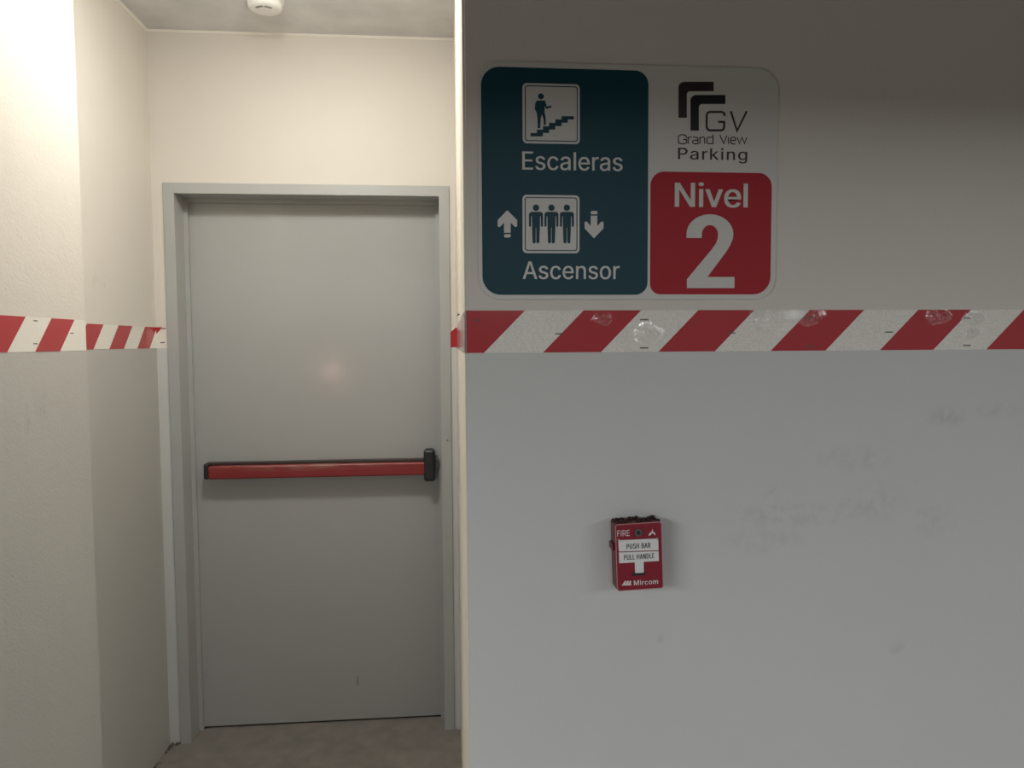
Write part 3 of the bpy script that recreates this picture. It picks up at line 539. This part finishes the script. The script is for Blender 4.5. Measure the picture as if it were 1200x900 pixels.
# numeral 2
def Z4(x, y): return sp_(740 + x/5.295, 190 + y/5.295)
def arc(cx, cy, rx, ry, a0, a1, n): return [(cx + rx*math.cos(math.radians(a0 + (a1-a0)*i/n)), cy - ry*math.sin(math.radians(a0 + (a1-a0)*i/n))) for i in range(n+1)]
outer = arc(486, 445, 145, 121, 193, 0, 18)          # over the top from the left terminal to the right side
num = outer + [(627, 478), (610, 520), (583, 562), (470, 713), (638, 713), (638, 782), (343, 782), (343, 727), (498, 541), (524, 504), (534, 475)] + arc(486, 448, 50, 57, -10, 180, 14) + [(435, 471)]
num = [(341, 471)] + num[1:] 
gp('numeral', B(prism, [Z4(*q) for q in num], Y2, YG), M_swh, redp, label='large white numeral 2')
# logo
def Z7(x, y): return sp_(780 + x/7.827, 85 + y/7.827)
def ell(l, t, r, b_, tv, th): return [(l, b_), (l, t+45), (l+8, t+22), (l+25, t+7), (l+50, t), (r, t), (r, t+th), (l+tv+28, t+th), (l+tv+10, t+th+8), (l+tv, t+th+26), (l+tv, b_)]
lg = gp('brown_bracket', B(prism, [Z7(*q) for q in ell(118, 86, 440, 415, 76, 86)], Y1, YG + 0.0002), M_brown, board)
gp('black_bracket', B(prism, [Z7(*q) for q in ell(228, 207, 547, 533, 76, 82)], Y1, YG + 0.0002), M_blk, board)
def lets(bm, strokes, wd):
    for s in strokes: stroke(bm, [Z7(*q) for q in s], wd*K/7.827, Y1, YG + 0.0002)
bm = bmesh.new()
lets(bm, [[(540,400),(540,380),(528,366),(510,362),(405,362),(385,370),(376,392),(376,500),(386,522),(405,531),(510,531),(528,524),(536,506),(536,453),(482,453)], [(598,355),(655,535),(744,355)]], 19)
gp('logo_initials', bm, M_brown, board, label='two thin square initials beside the brackets')
bm = bmesh.new()
def small(chars, x0, top, xh, base, wd):
    lets(bm, chars, wd)
lets(bm, [
 [(190,600),(190,590),(182,577),(170,572),(135,572),(121,582),(117,600),(117,632),(124,648),(138,653),(180,653),(190,643),(190,615),(160,615)],
 [(206,655),(206,592)], [(206,606),(218,594),(238,592)],
 [(250,594),(284,594),(296,604),(296,653),(258,653),(248,644),(248,630),(258,621),(296,621)],
 [(314,655),(314,592)], [(314,606),(326,594),(346,593),(358,604),(358,655)],
 [(434,570),(434,653),(390,653),(378,642),(378,606),(390,594),(434,594)],
 [(497,572),(532,653),(560,578)],
 [(576,655),(576,594)],
 [(598,624),(641,624),(641,606),(630,594),(608,594),(597,606),(597,642),(608,655),(640,655)],
 [(657,594),(676,652),(700,596),(724,652),(744,594)]], 9)
gp('lettering', bm, M_brown, board, label='thin dark line of lettering under the initials')
stext('Parking', 794.5, 875.5, 187.2, 174, M_brown, board, Y1, spacing=45, bold=6)

# ---------------------------------------------------------------- fire alarm pull station
a = math.radians(2.0)
ps = thing('fire_alarm_station', 'small dark red pull-handle fire alarm box on the grey lower right wall', 'fire alarm', (0.3522, YR, 1.1587))
ps.rotation_euler = (0, -a, 0)
D = -0.042                                        # front face, local y
def U(px, py):                                    # measured on the enlarged face: local (x, z) from its centre
    dx, dy = px - 749.2, py - 651.8
    q = bp(px, py, 1, YR + D); rx, rz = q.x - 0.3522, q.z - 1.1587
    return (rx*math.cos(a) + rz*math.sin(a), -rx*math.sin(a) + rz*math.cos(a))
def V(x, y): return U(690 + x/7.83, 590 + y/7.83)
M_box = mat('alarm_dark_red', (0.13, 0.013, 0.02), 0.4)
M_face = mat('alarm_red_face', (0.235, 0.013, 0.028), 0.32)
M_rim = mat('alarm_pale_edge', (0.46, 0.22, 0.22), 0.4)
M_lab = mat('alarm_white', (0.72, 0.72, 0.70), 0.4)
M_txt = mat('alarm_black_print', (0.012, 0.014, 0.02), 0.5)
M_wtx = mat('alarm_white_print', (0.68, 0.62, 0.62), 0.4)
def pp(name, bm, m, parent=None, label=None): return obj(name, bm, m, parent or ps, label=label)
c4 = [V(238, 195), V(668, 165), V(686, 780), V(262, 803)]
fx0 = (c4[0][0]+c4[3][0])/2; fx1 = (c4[1][0]+c4[2][0])/2; fz1 = (c4[0][1]+c4[1][1])/2; fz0 = (c4[2][1]+c4[3][1])/2
bm = bmesh.new(); rbox(bm, fx0, fx1, D + 0.004, -0.0002, fz0, fz1, 0.004, 3); pp('back_box', bm, M_box)
face = pp('front_plate', B(prism, rrect(fx0, fz0, fx1, fz1, 0.005), D, D + 0.004), M_face, label='wine-red front cover')
pp('cover_rim', B(ring, rrect(fx0, fz0, fx1, fz1, 0.005), rrect(fx0+0.0014, fz0+0.0014, fx1-0.0014, fz1-0.0014, 0.004), D - 0.0006, D + 0.0005), M_rim, face, label='pale edge around the cover')  # narrow pale ring along the cover edge
pp('side_tab', B(rbox, fx0 - 0.004, fx0, -0.030, -0.004, 0.010, 0.024, 0.0012, 1), M_box, label='small tab on the left side')
def vquad(p0, p1, p2, p3): return [V(*p0), V(*p1), V(*p2), V(*p3)]
bm = bmesh.new(); prism(bm, vquad((268,335),(632,318),(636,424),(274,436)), D - 0.0035, D); prism(bm, vquad((266,328),(280,327),(280,340),(266,341)), D - 0.0035, D); prism(bm, vquad((617,314),(631,313),(631,326),(617,327)), D - 0.0035, D)
pb = pp('push_bar', bm, M_lab, face, label='white upper bar')
bm = bmesh.new(); prism(bm, [V(*q) for q in ((274,446),(636,434),(640,523),(500,531),(501,630),(424,635),(420,536),(278,544))], D - 0.003, D)
ph = pp('pull_handle', bm, M_lab, face, label='white T-shaped pull handle')
pp('handle_slot', B(prism, [V(*q) for q in ((388,640),(515,634),(520,658),(400,664))], D - 0.0004, D + 0.001), M_txt, face, label='dark slot under the handle')
def vtext(s, x0, y0, x1, y1, cap, m, parent, y, **k):
    p, q = V(x0, y0), V(x1, y1); t = V(x0, y0 - cap)
    return pp('lettering', text_bm(s, p[0], q[0], (p[1]+q[1])/2, t[1]-p[1], y, th=0.0003, **k), m, parent, label=('white maker lettering at the foot of the cover' if m is M_wtx and y0 > 600 else 'lettering reading ' + s))
vtext('FIRE', 261, 302, 375, 298, 55, M_wtx, face, D - 0.0004)
vtext('PUSH BAR', 343, 410, 562, 403, 46, M_txt, face, D - 0.0039, bold=18, spacing=55)
vtext('PULL HANDLE', 320, 512, 596, 500, 46, M_txt, face, D - 0.0034, bold=18, spacing=55)
vtext('Mircom', 414, 750, 636, 737, 44, M_wtx, face, D - 0.0004, bold=16, spacing=40)
bm = bmesh.new()
for k in range(3):
    prism(bm, [V(303 + 27*k, 752), V(333 + 22*k, 710 - 3), V(345 + 22*k, 712), V(330 + 27*k, 751)], D - 0.0004, D + 0.0002)
prism(bm, [V(300, 753), V(312, 740), V(380, 736), V(398, 749)], D - 0.00035, D + 0.0002)
pp('maker_emblem', bm, M_wtx, face, label='small white peaked emblem')
bm = bmesh.new(); prism(bm, [V(*q) for q in ((582,232),(590,248),(588,258),(606,268),(611,284),(606,294),(598,280),(586,272),(574,282),(562,294),(552,296),(549,282),(560,270),(562,262),(568,268),(580,252))], D - 0.0004, D + 0.0002)
pp('flame_symbol', bm, M_wtx, face, label='small white flame')
k_ = V(452, 265)
pp('key_lock', B(prism, disc(*k_, 0.0070), D - 0.003, D), mat('lock_steel', (0.16, 0.17, 0.17), 0.4, 0.7), face, label='round grey key lock')
bm = bmesh.new(); prism(bm, disc(*k_, 0.0045, 6), D - 0.0034, D - 0.002); prism(bm, rrect(k_[0]-0.0009, k_[1]-0.0035, k_[0]+0.0009, k_[1]+0.0035, 0.0005, 2), D - 0.0036, D - 0.002)
pp('key_slot', bm, M_txt, face)
bm = bmesh.new()
for i in range(46):
    t = i/45; x = fx0 + 0.003 + (fx1 - fx0 - 0.006)*t
    r = 0.0028 + 0.0025*random.random()*(1 + math.sin(i*1.1))*0.6
    yy = -0.006 - 0.026*random.random()
    q = bmesh.ops.create_icosphere(bm, subdivisions=1, radius=r, matrix=Matrix.Translation((x, yy, fz1 - 0.0005 + 0.0018*random.random())))
    for v in q['verts']: v.co += Vector((random.uniform(-1, 1), random.uniform(-1, 1), random.uniform(-0.5, 1.2)))*0.0012
pp('torn_sealant', bm, mat('dirty_sealant', (0.045, 0.018, 0.018), 0.9), label='ragged dark sealant along the top of the box')

# ---------------------------------------------------------------- smoke detector
sd = thing('smoke_detector', 'round white smoke detector on the concrete ceiling above the door', 'smoke detector', (-0.605, 2.565, ZC))
o_ = tuple(sd.location); cx, cy = o_[0], o_[1]
M_sd = mat('detector_plastic', (0.82, 0.81, 0.78), 0.4)
obj('base', B(lathe, [(0.060, ZC), (0.062, ZC - 0.004), (0.062, ZC - 0.014), (0.058, ZC - 0.017)], cx, cy), M_sd, sd, o_, smooth=False)
cov = obj('cover', B(lathe, [(0.057, ZC - 0.017), (0.056, ZC - 0.034), (0.054, ZC - 0.039), (0.048, ZC - 0.0435), (0.038, ZC - 0.0455), (0.005, ZC - 0.046)], cx, cy), M_sd, sd, o_, smooth=True)
bm = bmesh.new()
for i in range(16):
    if i == 8: continue
    an = math.radians(-142 + 104*i/15); r = 0.030
    t = Matrix.Translation((cx + r*math.cos(an), cy + r*math.sin(an), ZC - 0.0458)) @ Matrix.Rotation(an, 4, 'Z')
    bmesh.ops.create_cube(bm, size=1, matrix=t @ Matrix.Diagonal((0.010, 0.0024 + 0.001*(i % 3), 0.0012, 1)))
obj('ink_mark', bm, mat('detector_grey_print', (0.25, 0.25, 0.25), 0.6), sd, o_, label='curved row of faint grey illegible print')

# ---------------------------------------------------------------- mortar crumbs at the foot of the frame
bm = bmesh.new()
for i in range(40):
    x, y = (XL + 0.004 + 0.035*random.random(), YB - 0.004 - 0.02*random.random()) if i < 22 else (XL + 0.004 + 0.012*random.random(), YB - 0.03 - 0.3*random.random())
    r = 0.002 + 0.0035*random.random()
    q = bmesh.ops.create_icosphere(bm, subdivisions=1, radius=r, matrix=Matrix.Translation((x, y, r*0.6)))
o = obj('mortar_crumbs', bm, mat('crumbs', (0.11, 0.09, 0.07), 0.9, noise=0.5, nscale=90)); o['kind'] = 'stuff'; o['label'] = 'dark crumbs of mortar on the floor at the left foot of the door frame'; o['category'] = 'debris'
